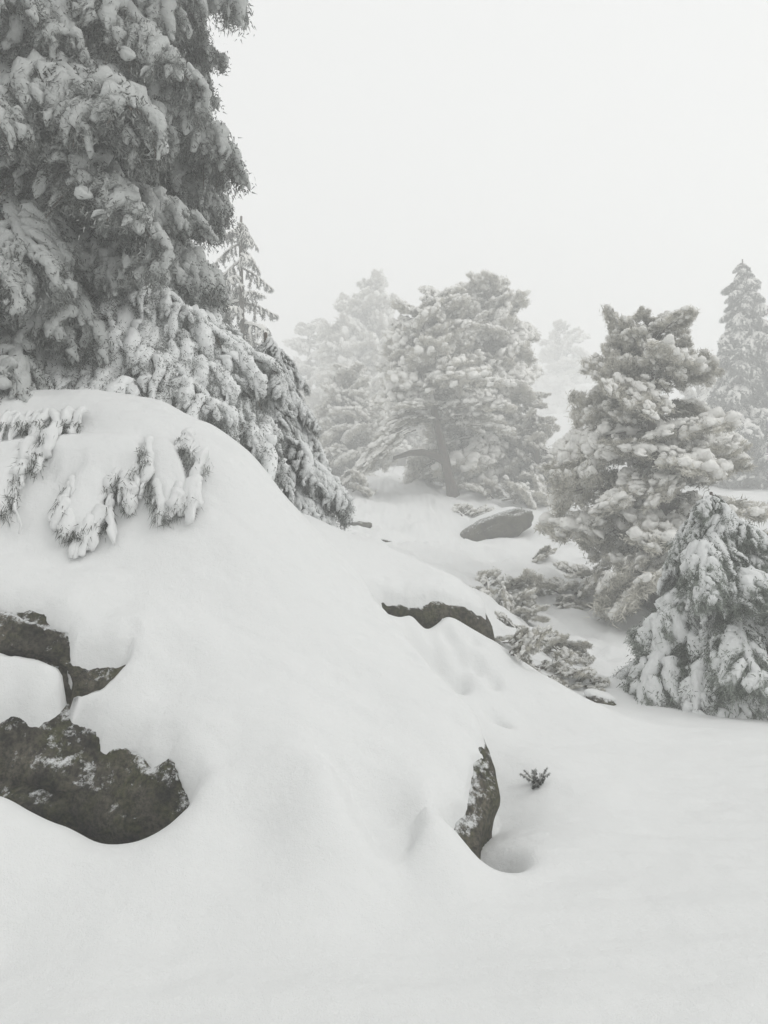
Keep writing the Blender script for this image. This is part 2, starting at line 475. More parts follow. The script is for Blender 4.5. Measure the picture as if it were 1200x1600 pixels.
def snow_depth(x, y, z, wins, deep, seed, ymax):
    s = np.full(x.shape, 1.0)
    for u, poly, c in wins:
        uu = x * u[0] + y * u[1]
        sd = poly_sd(uu, z, poly)
        nz = fbm(np.stack([(uu * 14).ravel(), (z * 14).ravel(), y.ravel() * 14], 1), 3, seed).reshape(x.shape)
        sd = sd + 0.010 * nz
        m = np.abs(y - c[1]) < ymax
        s = np.where(m, np.minimum(s, -sd), s)
    t = -0.75 * np.clip(-s / 0.13, 0, 1)
    t = np.where(s > 0, deep * np.sqrt(np.clip(s / 0.07, 0, 1)), t)
    return t


def formA(x, y):
    return TA(x, y) - edge(poly_sd(x, y, FA), 0.12, 5.0)


def formB(x, y):
    return TB(x, y) - edge(poly_sd(x, y, FB), 0.10, 4.0)


MATS_PX = [
    [(-80, 695), (60, 712), (76, 738), (54, 776), (36, 762), (24, 800), (10, 838), (-12, 830), (-80, 800)],
    [(82, 705), (150, 690), (215, 698), (225, 735), (223, 776), (209, 770), (205, 804), (195, 806), (190, 776), (172, 784), (164, 832), (146, 846), (128, 857), (102, 852), (94, 830), (106, 790), (118, 764), (88, 772), (78, 740)],
    [(224, 690), (264, 690), (286, 735), (303, 790), (296, 808), (282, 794), (272, 818), (250, 817), (238, 793), (230, 776), (226, 740)],
    [(-80, 655), (60, 658), (122, 672), (98, 690), (60, 700), (0, 707), (-80, 712)],
    [(284, 690), (300, 698), (320, 740), (312, 752), (294, 735)],
]


def mat_y(py):
    return float(np.interp(py, [650, 700, 750, 860], [5.0, 4.86, 4.75, 4.36]))


MATS = [window([(px, py, mat_y(py)) for px, py in m]) for m in MATS_PX]


def mats(x, y, d):
    h = np.zeros(x.shape)
    ok = (y > 4.0) & (y < 5.6) & (x < -0.8)
    if not ok.any(): return h
    xx, yy, dd = x[ok], y[ok], d[ok]
    hh = np.zeros(xx.shape)
    for u, poly, c in MATS:
        uu = xx * u[0] + yy * u[1]
        sd = poly_sd(uu, dd, poly) + 0.020 * vnoise(np.stack([uu * 24, dd * 7, 0 * uu], 1), 61) - 0.006
        zt = max(p[1] for p in poly)
        q = 1 - np.clip(sd / 0.075, 0, 1)
        hh = np.maximum(hh, np.where(sd > 0, np.sqrt(np.maximum(1 - q * q, 0)), 0) * (0.125 if len(poly) > 8 else 0.09) * sstep(zt - dd, -0.02, 0.30 if len(poly) > 8 else 0.10))
    h[ok] = hh
    return h


HUMPS = [(at(150, 715, 4.8), 0.34, 0.14, 0.05), (at(30, 715, 4.8), 0.3, 0.14, 0.05), (at(255, 710, 4.8), 0.2, 0.13, 0.04), (at(205, 680, 4.9), 0.32, 0.18, 0.05)]


def snowA(x, y, bare_mats=False):
    d = formA(x, y)
    if not bare_mats: d = d + mats(x, y, d)
    for p, rx, ry, h in HUMPS:                      # snow heaped over the buried branch
        d = d + h * np.exp(-((x - p[0]) / rx) ** 2 - ((y - p[1]) / ry) ** 2)
    t = snow_depth(x, y, d, WA, 0.075, 21, 0.75)
    rip = 0.022 * fbm(np.stack([(x * 2.0).ravel(), (y * 6.0).ravel(), 0 * x.ravel()], 1), 4, 31).reshape(x.shape)
    return d + t - 0.06 + rip + 0.018 * fbm(P3(x, y, 1.7), 3, 33).reshape(x.shape)


def snowB(x, y):
    d = formB(x, y)
    return d + snow_depth(x, y, d, WB, 0.09, 23, 1.0) - 0.06 + 0.012 * fbm(P3(x, y, 1.9), 3, 35).reshape(x.shape)


kc = at(345, 1245, 3.4)
kd = at(465, 1235, 3.38)
kb = at(490, 880, 5.3)


def blend(x, y):
    k = 0.015 + 0.40 * np.exp(-(((x - kc[0]) / 0.22) ** 2 + ((y - kc[1]) / 0.5) ** 2)) + 0.5 * np.exp(-(((x - kd[0]) / 0.24) ** 2 + ((y - kd[1]) / 0.5) ** 2)) + 0.25 * np.exp(-((x - kb[0]) ** 2 + (y - kb[1]) ** 2) / (2 * 0.28 ** 2))
    return k


def grid(xs, ys):
    X, Y = np.meshgrid(xs, ys)
    return X, Y


def grid_quads(nx, ny):
    i = np.arange(nx * ny).reshape(ny, nx)
    return np.stack([i[:-1, :-1].ravel(), i[:-1, 1:].ravel(), i[1:, 1:].ravel(), i[1:, :-1].ravel()], 1)


def surfaces(x, y):
    g, a, b = ground(x, y), snowA(x, y), snowB(x, y)
    k = blend(x, y)
    f = smax(smax(g, a, k), b, np.maximum(k, 0.04))
    return g, a, b, f


def prune(V, quads, keepv):
    kq = keepv[quads].any(1)
    q = quads[kq]
    used = np.unique(q)
    mp = np.full(len(V), -1); mp[used] = np.arange(len(used))
    return V[used], mp[q]


# open ground
def spaced(lo, hi, step, farlo, farhi, growth):
    a = list(np.arange(lo, hi, step))
    s = step
    while a[-1] < farhi:
        s *= growth; a.append(a[-1] + min(s, 8.0))
    s = step; b = [lo]
    while b[-1] > farlo:
        s *= growth; b.append(b[-1] - min(s, 8.0))
    return np.array(b[:0:-1] + a)


gx = spaced(-2.9, 1.6, 0.02, -140, 140, 1.05)
gy = spaced(2.4, 6.6, 0.02, -30, 150, 1.045)
X, Y = grid(gx, gy)
g, a, b, zg = surfaces(X, Y)
dzx = np.gradient(zg, gx, axis=1); dzy = np.gradient(zg, gy, axis=0)
NRM = np.stack([-dzx.ravel(), -dzy.ravel(), np.ones(zg.size)], 1)
NRM /= np.linalg.norm(NRM, axis=1)[:, None]
GV = np.stack([X.ravel(), Y.ravel(), zg.ravel()], 1)
GQ = grid_quads(len(gx), len(gy))
cen = lambda q: q.ravel()[GQ].mean(1)
owner = np.argmax(np.stack([cen(g), cen(a), cen(b)]), 0)     # 0 open ground, 1 and 2 the two boulders


def snow_part(name, k):
    q = GQ[owner == k]
    used = np.unique(q)
    mp = np.full(len(GV), -1); mp[used] = np.arange(len(used))
    me = mesh_from(name, GV[used], mp[q], None, [M_SNOW])
    me.normals_split_custom_set_from_vertices(NRM[used].tolist())
    return me


link("snow_ground", snow_part("snow_ground", 0), kind='structure')


def gz(x, y):
    """height of the snow surface at one spot"""
    xx, yy = np.array([float(x)]), np.array([float(y)])
    return float(surfaces(xx, yy)[3][0])


def hit(px, py, y0=2.2, y1=60.0):
    """the point of the snow surface seen at that place of the photograph"""
    Ys = np.concatenate([np.arange(y0, 12, 0.04), np.arange(12, y1, 0.15)])
    xs = (px - 600.0) / FPX * Ys; zs = CAM_Z + (800.0 - py) / FPX * Ys
    f = surfaces(xs, Ys)[3]
    i = int(np.argmax(f >= zs))
    return np.array([xs[i], Ys[i], f[i]])


# boulders
def rock_mesh(name, form, wins, foot, seed, step, margin, drop, mat, under):
    fx = [p[0] for p in foot]; fy = [p[1] for p in foot]
    xs = np.arange(min(fx) - margin, max(fx) + margin, step); ys = np.arange(min(fy) - margin, max(fy) + margin, step)
    X, Y = grid(xs, ys)
    z = form(X, Y)
    gg = ground(X, Y)
    V = np.stack([X.ravel(), Y.ravel(), z.ravel()], 1)
    crag = fbm(V * np.array([3.2, 3.2, 4.5]), 5, seed, 0.55)
    ridge = 1 - np.abs(fbm(V * np.array([2.0, 2.0, 5.0]) + 5, 3, seed + 4))
    sd = poly_sd(X, Y, foot).ravel()
    fine = fbm(V * 19.0, 3, seed + 9)
    V[:, 2] += -0.075 + 0.028 * crag + 0.035 * (ridge - 0.7) + 0.010 * fine
    tt = snow_depth(X, Y, z, wins, 0.07, 21, 1.0).ravel()
    V[:, 2] -= 0.07 * sstep(tt, 0.02, 0.07)
    # faces lean back towards their foot: shallow undercut
    up = np.clip(form(X, Y).ravel() - gg.ravel(), -0.3, 1.0)
    V = under(V, up, crag)
    keep = (z - gg).ravel() > -0.45
    V, q = prune(V, grid_quads(len(xs), len(ys)), keep)
    return mesh_from(name, V, q, None, [mat])


def under_a(V, up, crag):
    lx = sstep(V[:, 0], -0.2, -0.6)                        # the left face
    big = fbm(V * np.array([2.1, 1.0, 3.0]) + 9, 2, 77)
    crack = np.exp(-(vnoise(V * np.array([1.6, 1.6, 4.2]) + 3, 91) / 0.10) ** 2)
    V[:, 1] += lx * (0.18 * sstep(up, 0.34, 0.0) * sstep(V[:, 0], -0.88, -1.25) + 0.09 * big * sstep(up, 0.02, 0.15) + 0.06 * crack) + 0.035 * crag
    rx = sstep(V[:, 0], 0.35, 0.5)
    V[:, 0] -= rx * 0.10 * sstep(up, 0.35, 0.0)
    return V


def under_b(V, up, crag):
    V[:, 1] += 0.05 * sstep(up, 0.2, 0.0) + 0.015 * crag
    return V


t = link("boulder", None, label="large granite boulder under a smooth snow dome, dark rough face showing at its left", cat="boulder")
link("rock_face", rock_mesh("boulder_rock", formA, WA, FA, 41, 0.016, 0.25, 0.5, M_ROCK, under_a), t)
link("snow_cap", snow_part("boulder_snow", 1), t)
t = link("boulder", None, label="smaller boulder behind the big dome, thick snow lid over a low dark face", cat="boulder")
link("rock_face", rock_mesh("boulder_rock", formB, WB, FB, 47, 0.022, 0.25, 0.4, M_ROCK, under_b), t)
link("snow_cap", snow_part("boulder_snow", 2), t)

# ------------------------------------------------------------------ snow-laden boughs
def unit(v):
    return v / (np.linalg.norm(v) + 1e-9)


_ring = {}


def tube(acc, P, R, sides=7, mat=0, flat=1.0, jit=0.0, lift=0.0, rg=None):
    """a round tube along P; flat < 1 flattens its underside, jit roughens it, lift raises it above P"""
    P = np.asarray(P, float); R = np.asarray(R, float)
    n = len(P)
    T = np.gradient(P, axis=0)
    T /= np.linalg.norm(T, axis=1)[:, None] + 1e-9
    S = np.cross(T, np.array([0, 0, 1.0]))
    ln = np.linalg.norm(S, axis=1)
    S[ln < 0.15] = np.cross(T[ln < 0.15], np.array([0.6, 0.8, 0.0]))
    S /= np.linalg.norm(S, axis=1)[:, None] + 1e-9
    U = np.cross(S, T)
    a = np.linspace(0, 2 * np.pi, sides, endpoint=False)
    ca, sa = np.cos(a), np.sin(a)
    sv = np.where(sa < 0, sa * flat, sa)
    rr = R[:, None] * np.ones(sides)
    if jit and rg is not None:
        rr = rr * (1 + jit * rg.uniform(-1, 1, (n, sides)))
    V = P[:, None] + S[:, None] * (rr * ca)[..., None] + U[:, None] * (rr * sv + lift * R[:, None])[..., None]
    V = V.reshape(-1, 3)
    key = (n, sides)
    if key not in _ring:
        i = np.arange(n - 1)[:, None] * sides; j = np.arange(sides)[None]; k = (j + 1) % sides
        q = np.stack([i + j, i + k, i + sides + k, i + sides + j], 2).reshape(-1, 4)
        tr = [[n * sides, (b + 1) % sides, b] for b in range(sides)] + [[n * sides + 1, (n - 1) * sides + b, (n - 1) * sides + (b + 1) % sides] for b in range(sides)]
        _ring[key] = (q, np.array(tr))
    q, tr = _ring[key]
    e0 = P[0] - T[0] * R[0] * 0.4 + U[0] * lift * R[0]
    e1 = P[-1] + T[-1] * R[-1] * 0.5 + U[-1] * lift * R[-1]
    acc.add(np.vstack([V, e0, e1]), q, tr, mat)


def needles(acc, B, D, length, width, rg, mat=1):
    """thin triangular needles at points B along directions D"""
    n = len(B)
    D = D / (np.linalg.norm(D, axis=1)[:, None] + 1e-9)
    W = np.cross(D, rg.normal(size=(n, 3)))
    W /= np.linalg.norm(W, axis=1)[:, None] + 1e-9
    ln = length * rg.uniform(0.6, 1.25, n)[:, None]
    V = np.concatenate([B - W * width / 2, B + W * width / 2, B + D * ln])
    i = np.arange(n)
    acc.add(V, None, np.stack([i, i + n, i + 2 * n], 1), mat)


def blob(acc, c, r, rg, flat=0.7, mat=0, nu=8, nv=5, jit=0.16):
    th = np.linspace(0, np.pi, nv + 1)[1:-1]
    ph = np.linspace(0, 2 * np.pi, nu, endpoint=False)
    rr = r * (1 + jit * rg.uniform(-1, 1, (len(th), nu)))
    x = rr * np.sin(th)[:, None] * np.cos(ph); y = rr * np.sin(th)[:, None] * np.sin(ph)
    z = rr * np.cos(th)[:, None] * flat * np.ones(nu)
    z = np.where(z < 0, z * 0.55, z)
    V = np.stack([x, y, z], 2).reshape(-1, 3)
    m = len(th)
    V = np.vstack([V, [0, 0, r * flat], [0, 0, -r * flat * 0.55]]) + c
    i = np.arange(m - 1)[:, None] * nu; j = np.arange(nu)[None]; k = (j + 1) % nu
    q = np.stack([i + j, i + nu + j, i + nu + k, i + k], 2).reshape(-1, 4)
    t = [[m * nu, a, (a + 1) % nu] for a in range(nu)] + [[m * nu + 1, (m - 1) * nu + (a + 1) % nu, (m - 1) * nu + a] for a in range(nu)]
    acc.add(V, q, t, mat)


def rough(amp, freq, seed):
    def f(V):
        D = np.stack([vnoise(V * freq + 31.7 * k, seed + k) for k in range(3)], 1)
        D2 = np.stack([vnoise(V * freq * 2.7 + 11.1 * k, seed + 5 + k) for k in range(3)], 1)
        return V + amp * D + amp * 0.45 * D2
    return f


def snow_profile(n, rg, r):
    u = np.linspace(0, 1, n)
    p = np.clip(np.minimum(u / 0.12, 1), 0.35, 1) * np.sqrt(np.clip((1.02 - u) / 0.35, 0.05, 1))
    return r * p * rg.uniform(0.72, 1.22, n)


def fir_bough(seed, nt=34, tl=0.40, droop=0.30, rs=0.035, cover=0.85, nd=90, nl=0.055, nw=0.010, nsub=2, hang=0.8, subl=(0.3, 0.55), fuzz=0.6, needle_drop=0.0, crag=0.45, mats=None, sm=None, rise=0.0):
    """unit-length drooping fir bough along +X: (wood and needles, snow)"""
    rg = np.random.default_rng(seed)
    A, S = Acc(), Acc()
    n = 12
    s = np.linspace(0, 1, n)
    wob = rg.normal(0, 0.02, 2)
    ax = np.stack([s * (1 - 0.08 * s), wob[0] * np.sin(3 * s) + wob[1] * np.sin(7 * s), rise * s - droop * s ** 2], 1)
    tube(A, ax, np.linspace(0.017, 0.004, n), 5, 0)
    f = lambda q: np.array([np.interp(q, s, ax[:, k]) for k in range(3)])
    tube(S, np.array([f(q) for q in np.linspace(0.06, 1.0, 11)]), snow_profile(11, rg, rs * 1.15), 8, 0, 0.5, 0.10, 0.55, rg)
    for i in range(nt):
        u0 = 0.10 + 0.88 * (i + rg.uniform(0, 0.8)) / nt
        side = 1 if i % 2 else -1
        ang = math.radians(rg.uniform(38, 72))
        ln = tl * (1.0 - 0.72 * u0) * rg.uniform(0.65, 1.25) * min(1.0, 0.45 + u0 / 0.35)
        d = np.array([math.cos(ang), side * math.sin(ang), rg.uniform(-0.25, 0.12)])
        h = hang * rg.uniform(0.6, 1.5)
        m = 7
        q = np.linspace(0, 1, m)
        P = f(u0) + d[None] * (q * (1 - 0.25 * q))[:, None] * ln + np.stack([0 * q, 0 * q, -h * ln * q ** 2.0], 1)
        P += rg.normal(0, 0.006, P.shape) * q[:, None]
        tube(A, P, np.linspace(0.006, 0.002, m), 3, 0)
        k = max(8, int(nd * ln / 0.3))
        w = rg.uniform(0.05, 1.0, k) ** 0.8
        B = np.stack([np.interp(w, q, P[:, c]) for c in range(3)], 1)
        D = rg.normal(size=(k, 3)) * 0.75 + unit(P[-1] - P[0]) * 0.7 + np.array([0, 0, -0.55])
        B = B + rg.normal(size=B.shape) * rs * fuzz + np.array([0, 0, needle_drop])
        needles(A, B, D, nl, nw, rg)
        sub = [(P, 1.0)]
        for b in range(nsub):
            v = rg.uniform(0.35, 0.85)
            b0 = np.array([np.interp(v, q, P[:, c]) for c in range(3)])
            d2 = unit(np.array([rg.normal(0.2, 0.5), side * rg.normal(0.3, 0.4), -0.5 * hang]))
            l2 = ln * rg.uniform(*subl)
            q2 = np.linspace(0, 1, 5)
            P2 = b0 + d2 * (q2 * l2)[:, None] + np.stack([0 * q2, 0 * q2, -0.6 * hang * l2 * q2 ** 2], 1)
            sub.append((P2, 0.72))
            k2 = max(5, int(nd * l2 / 0.3))
            w2 = rg.uniform(0, 1, k2)
            B2 = np.stack([np.interp(w2, q2, P2[:, c]) for c in range(3)], 1)
            B2 = B2 + rg.normal(size=B2.shape) * rs * fuzz + np.array([0, 0, needle_drop])
            needles(A, B2, rg.normal(size=(k2, 3)) * 0.8 + unit(P2[-1] - P2[0]) * 0.7 + np.array([0, 0, -0.3]), nl, nw, rg)
        for PP, sc in sub:
            if rg.uniform() < cover:
                mm = 8
                a0, a1 = rg.uniform(0.0, 0.15), rg.uniform(0.82, 1.02)
                qq = np.linspace(a0, a1, mm)
                qo = np.linspace(0, 1, len(PP))
                PS = np.stack([np.interp(qq, qo, PP[:, c]) for c in range(3)], 1)
                r = rs * sc * rg.uniform(0.6, 1.2) * (0.75 + 0.4 * min(1, ln / 0.3))
                tube(S, PS, snow_profile(mm, rg, r), 7, 0, 0.55, 0.12, 0.45, rg)
    nm = Acc.mesh
    return A.mesh("fir_bough", mats, (1,)), S.mesh("bough_snow", [sm], (), rough(rs * crag, 1.0 / (rs * 1.8), seed))


def pine_bough(seed, nb=12, bl=0.42, puff=0.085, droop=0.18, rise=0.10, nd=70, nl=0.085, nw=0.012, cover=0.9, mats=None, sm=None, pile=1.0):
    """unit-length pine bough along +X whose tufts carry rounded pads of snow"""
    rg = np.random.default_rng(seed)
    A, S = Acc(), Acc()
    n = 10
    s = np.linspace(0, 1, n)
    wob = rg.normal(0, 0.035, 3)
    ax = np.stack([s, wob[0] * np.sin(3 * s) + wob[1] * np.sin(6 * s), rise * s - droop * s ** 2 + wob[2] * 0.6 * np.sin(5 * s)], 1)
    tube(A, ax, np.linspace(0.020, 0.006, n), 5, 0)
    f = lambda q: np.array([np.interp(q, s, ax[:, k]) for k in range(3)])
    tube(S, np.array([f(q) for q in np.linspace(0.1, 0.8, 8)]), snow_profile(8, rg, 0.024), 6, 0, 0.5, 0.15, 0.8, rg)

    def tuft(c, r):
        k = int(nd * rg.uniform(0.8, 1.2))
        D = rg.normal(size=(k, 3)) * np.array([1, 1, 0.7]) + np.array([0, 0, 0.05])
        B = c + rg.normal(size=(k, 3)) * r * np.array([0.45, 0.45, 0.2])
        needles(A, B, D, nl * (r / puff), nw, rg)
        if rg.uniform() < cover:
            for _ in range(rg.integers(2, 5)):
                blob(S, c + np.array([rg.normal(0, r * 0.5), rg.normal(0, r * 0.5), r * rg.uniform(0.1, 0.5) * pile]), r * rg.uniform(0.35, 0.85), rg, rg.uniform(0.45, 0.8) * pile, 0, 9, 6, 0.22)

    tuft(f(1.0), puff)
    for i in range(nb):
        u0 = 0.22 + 0.74 * (i + rg.uniform(0, 0.7)) / nb
        side = 1 if i % 2 else -1
        ang = math.radians(rg.uniform(35, 75))
        ln = bl * (1 - 0.6 * u0) * rg.uniform(0.6, 1.2)
        d = np.array([math.cos(ang), side * math.sin(ang), rg.uniform(-0.15, 0.25)])
        q = np.linspace(0, 1, 5)
        P = f(u0) + d * (q * ln)[:, None] + np.stack([0 * q, 0 * q, -0.35 * ln * q ** 2], 1)
        tube(A, P, np.linspace(0.008, 0.004, 5), 3, 0)
        for v in (0.4, 0.72, 1.0):
            if rg.uniform() < 0.88:
                c = np.array([np.interp(v, q, P[:, k]) for k in range(3)]) + rg.normal(0, 0.018, 3)
                tuft(c, puff * rg.uniform(0.7, 1.2))
    return A.mesh("pine_bough", mats, (1,)), S.mesh("bough_snow", [sm], (), rough(puff * 0.24, 1.0 / (puff * 0.55), seed))


FIRM = [M_BARK, M_FIR]
GREENM = [M_BARK, M_GREEN]
PINEM = [M_BARK, M_PINE]
V_NEAR = [fir_bough(100 + i, nt=44, tl=0.42, droop=0.28 + 0.05 * (i % 3), rs=0.029, cover=0.86, nd=330, nl=0.022, nw=0.0055, nsub=5, subl=(0.18, 0.42), fuzz=0.6, hang=0.85, mats=FIRM, sm=M_RIME_SHADED) for i in range(6)]
V_HEAVY = [fir_bough(120 + i, nt=32, tl=0.46, droop=0.50 + 0.08 * (i % 3), rs=0.043, cover=0.85, nd=560, nl=0.026, nw=0.0055, nsub=3, subl=(0.25, 0.5), hang=1.2, mats=FIRM, sm=M_LOAD) for i in range(5)]
V_BIG = [fir_bough(130 + i, nt=44, tl=0.42, droop=0.50 + 0.07 * (i % 3), rs=0.027, cover=0.88, nd=900, nl=0.013, nw=0.0028, nsub=5, subl=(0.18, 0.42), fuzz=0.7, hang=1.1, mats=FIRM, sm=M_LOAD) for i in range(4)]
V_GREEN = [fir_bough(140 + i, nt=28, tl=0.50, droop=0.55 + 0.06 * (i % 3), rs=0.050, cover=0.72, nd=380, nl=0.050, nw=0.009, nsub=2, hang=0.9, mats=GREENM, sm=M_LOAD) for i in range(5)]
V_FAR = [fir_bough(160 + i, nt=22, tl=0.50, droop=0.35, rs=0.042, cover=0.7, nd=160, nl=0.07, nw=0.018, nsub=2, hang=0.7, mats=FIRM, sm=M_LOADFAR) for i in range(4)]
V_PINE = [pine_bough(180 + i, nb=15, bl=0.46, puff=0.095, droop=0.30, rise=0.16, nd=130, nl=0.065, nw=0.013, cover=0.92, pile=1.1, mats=PINEM, sm=M_LOADFAR) for i in range(7)]
V_LIGHT = [pine_bough(200 + i, nb=12, bl=0.42, puff=0.085, droop=0.25, rise=0.1, cover=0.65, nd=140, nl=0.065, nw=0.012, pile=1.0, mats=PINEM, sm=M_LOADFAR) for i in range(5)]
V_SEED = [fir_bough(260 + i, nt=12, tl=0.26, droop=0.12, rs=0.03, cover=0.35, nd=110, nl=0.09, nw=0.014, nsub=0, hang=0.2, mats=FIRM, sm=M_LOADFAR) for i in range(2)]
V_THIN = [fir_bough(220 + i, nt=14, tl=0.30, droop=0.25, rs=0.028, cover=0.7, nd=120, nl=0.05, nw=0.012, nsub=1, hang=1.0, mats=FIRM, sm=M_LOADFAR) for i in range(3)]


def trunk_mesh(P, r0, r1, sides=10, seed=0):
    acc = Acc()
    rg = np.random.default_rng(seed)
    P = np.asarray(P, float)
    m = 16
    q = np.linspace(0, 1, m); qo = np.linspace(0, 1, len(P))
    PP = np.stack([np.interp(q, qo, P[:, c]) for c in range(3)], 1)
    k = np.array([0.25, 0.5, 0.25])
    for _ in range(2):
        PP[1:-1] = PP[:-2] * 0.25 + PP[1:-1] * 0.5 + PP[2:] * 0.25
    R = r0 + (r1 - r0) * q ** 0.8
    R[0] *= 1.25
    tube(acc, PP, R, sides, 0, 1.0, 0.06, 0.0, rg)
    return acc.mesh("trunk", [M_BARK]), PP


def add_bough(t, var, loc, az, pitch, length, roll=0.0, thick=1.0):
    o = link("bough", var[0], t)
    o.location = loc
    o.rotation_euler = (roll, -pitch, az)
    o.scale = (length, length * thick, length * thick)
    s = link("snow_load", var[1], o)
    return o


def tree(name, label, cat, base, trunk_pts, r0, r1, boughs, seed, group=None, k=1.0):
    """trunk_pts and bough origins are relative to the base"""
    t = link(name, None, None, label, cat, group)
    t.location = base
    me, PP = trunk_mesh(trunk_pts, r0 * k, r1 * k, seed=seed)
    link("trunk", me, t)
    for var, loc, az, pitch, length, roll, th in boughs:
        add_bough(t, var, loc, az, pitch, length * k, roll, th)
    return t


def along(P, u):
    q = np.linspace(0, 1, len(P))
    return np.array([np.interp(u, q, np.asarray(P)[:, c]) for c in range(3)])


def whorls(P, n, variants, prof, pitch0, pitch1, seed, u0=0.12, u1=0.985, skip=None, rollj=0.25, azj=0.5, thick=1.0, pj=0.14, lj=(0.78, 1.18), tiers=0):
    """boughs all the way round and up a trunk; prof(u) is the bough length at height u"""
    rg = np.random.default_rng(seed)
    out = []
    az = rg.uniform(0, 6.28)
    for i in range(n):
        u = u0 + (u1 - u0) * (i + rg.uniform(0, 0.9)) / n
        if tiers: u = u0 + (u1 - u0) * (math.floor((u - u0) / (u1 - u0) * tiers) + 0.5 + rg.normal(0, 0.12)) / tiers
        az += 2.39996 + rg.normal(0, azj * 0.5)
        a = az
        L = prof(u, a) * rg.uniform(*lj)
        if L < 0.02 or (skip and skip(u, a)): continue
        pt = pitch0 + (pitch1 - pitch0) * u + rg.normal(0, pj)
        out.append((variants[rg.integers(len(variants))], along(P, u), a % 6.2832, pt, L, rg.normal(0, rollj), thick * rg.uniform(0.9, 1.15)))
    return out


def rel(p, base):
    return np.asarray(p) - np.asarray(base)


def seat(px, py, Y, sink=0.08):
    """foot of a plant standing Y metres ahead, on the snow"""
    p = at(px, py, far(Y))
    p[2] = gz(p[0], p[1]) - sink
    return p


def far_at(px, py, Y):
    """as at(), for what stands beyond the dip; the boughs of such a tree grow with it"""
    return at(px, py, far(Y))


def grow(Y):
    return far(Y) / Y


# --- the great fir on the left
b = seat(30, 700, 7.0, 0.1)
P = [np.zeros(3), np.array([0.03, 0, 2.2]), np.array([-0.05, 0.05, 6.6])]
def prof_big(u, a):
    if math.cos(a) > 0.1 and u > 0.44:
        return float(np.interp(u, [0.44, 0.50, 0.56, 0.63, 0.70, 0.78, 0.83, 0.88, 1.0], [2.0, 1.80, 2.05, 1.72, 2.30, 1.95, 1.80, 2.10, 2.0]))
    return 2.3 + 0.2 * math.sin(23 * u + 2 * a)
back = lambda u, a: math.sin(a) > 0.8
bl = whorls(P, 100, V_NEAR, prof_big, -0.14, -0.30, 11, u0=0.46, u1=0.98, lj=(0.85, 1.08), skip=back, tiers=6)
bl += whorls(P, 46, V_NEAR, lambda u, a: 1.62, -0.25, -0.35, 12, u0=0.40, u1=0.98, skip=back)
bl += whorls(P, 56, V_BIG + V_NEAR[:2], prof_big, -0.04, -0.22, 13, u0=0.26, u1=0.46, lj=(0.85, 1.05), skip=back, tiers=4, thick=0.8)
bl += whorls(P, 36, V_NEAR, lambda u, a: 1.4, -0.1, -0.35, 14, u0=0.12, u1=0.44, skip=back)
rg = np.random.default_rng(5)
for i in range(16):                       # low boughs towards the viewer and to the right carry the most snow
    a = rg.uniform(-1.7, 0.1)
    u = rg.uniform(0.24, 0.40)
    bl.append((V_BIG[i % 4], along(P, u), a, rg.uniform(-0.16, 0.02), rg.uniform(1.7, 2.3), rg.normal(0, 0.2), 0.95))
for i in range(40):
    u = 0.30 + 0.25 * (i + rg.uniform(0, 0.8)) / 40
    bl.append((V_BIG[i % 4], along(P, u), rg.uniform(-0.42, 0.22), rg.uniform(-0.08, 0.06), float(np.interp(u, [0.30, 0.36, 0.42, 0.48, 0.55], [2.55, 2.65, 2.55, 2.40, 2.05])) * rg.uniform(0.88, 1.03), rg.normal(0, 0.2), 0.85))
for i, (u, a, L) in enumerate([(0.735, -0.1, 2.30), (0.76, 0.25, 2.25), (0.79, -0.4, 2.25), (0.70, -0.7, 2.5), (0.93, 0.0, 2.35), (0.96, -0.35, 2.4), (0.99, 0.2, 2.3), (0.60, -0.1, 2.2), (0.62, -0.5, 2.35), (0.86, -0.2, 1.95)]):
    bl.append((V_NEAR[i % 6], along(P, u), a, -0.2, L, rg.normal(0, 0.2), 1.0))
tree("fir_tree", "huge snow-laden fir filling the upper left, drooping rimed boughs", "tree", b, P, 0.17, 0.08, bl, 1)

# --- young fir right of it, behind the dome, bowed under heavy snow
b = seat(425, 830, 6.95, 0.1)
top = rel(at(415, 520, 6.9), b)
P = [np.zeros(3), top * 0.5 + np.array([0.03, 0, 0]), top]
bl = whorls(P, 74, V_HEAVY, lambda u, a: 0.80 * (1.03 - u) ** 0.25, -0.1, -0.42, 21, u0=0.14, u1=0.98, thick=0.85)
tree("fir_tree", "young bowed fir under the big tree's long boughs, at the dome's right shoulder", "tree", b, P, 0.06, 0.015, bl, 2)

# --- thin bare-tipped fir behind
b = seat(375, 780, 15.0, 0.1)
top = rel(far_at(377, 338, 15.0), b)
P = [np.zeros(3), top * 0.5 + np.array([0.08, 0, 0]), top * 0.93 + np.array([-0.03, 0, 0]), top]
bl = whorls(P, 44, V_THIN, lambda u, a: 1.45 * (0.97 - u) ** 0.7, -0.05, -0.35, 31, u0=0.1, u1=0.92)
tree("fir_tree", "thin spindly fir tip with a bare leader, poking up behind the big tree", "tree", b, P, 0.06, 0.022, bl, 3, k=grow(15.0))

# --- pine in the middle with its leaning dark trunk
b = seat(709, 772, 19.0, 0.1)
P = [rel(far_at(*q), b) for q in [(709, 778, 19.0), (691, 700, 19.0), (678, 640, 19.1), (668, 560, 19.1), (690, 470, 19.2)]]
bl = whorls(P, 72, V_PINE, lambda u, a: (1.35 - 0.9 * abs(u - 0.5)) * (1.0 if u < 0.9 else 0.7), 0.1, 0.4, 41, u0=0.47, u1=1.0, pj=0.4, rollj=0.6, lj=(0.7, 1.2),
            skip=lambda u, a: u < 0.56 and math.cos(a) < 0.2)
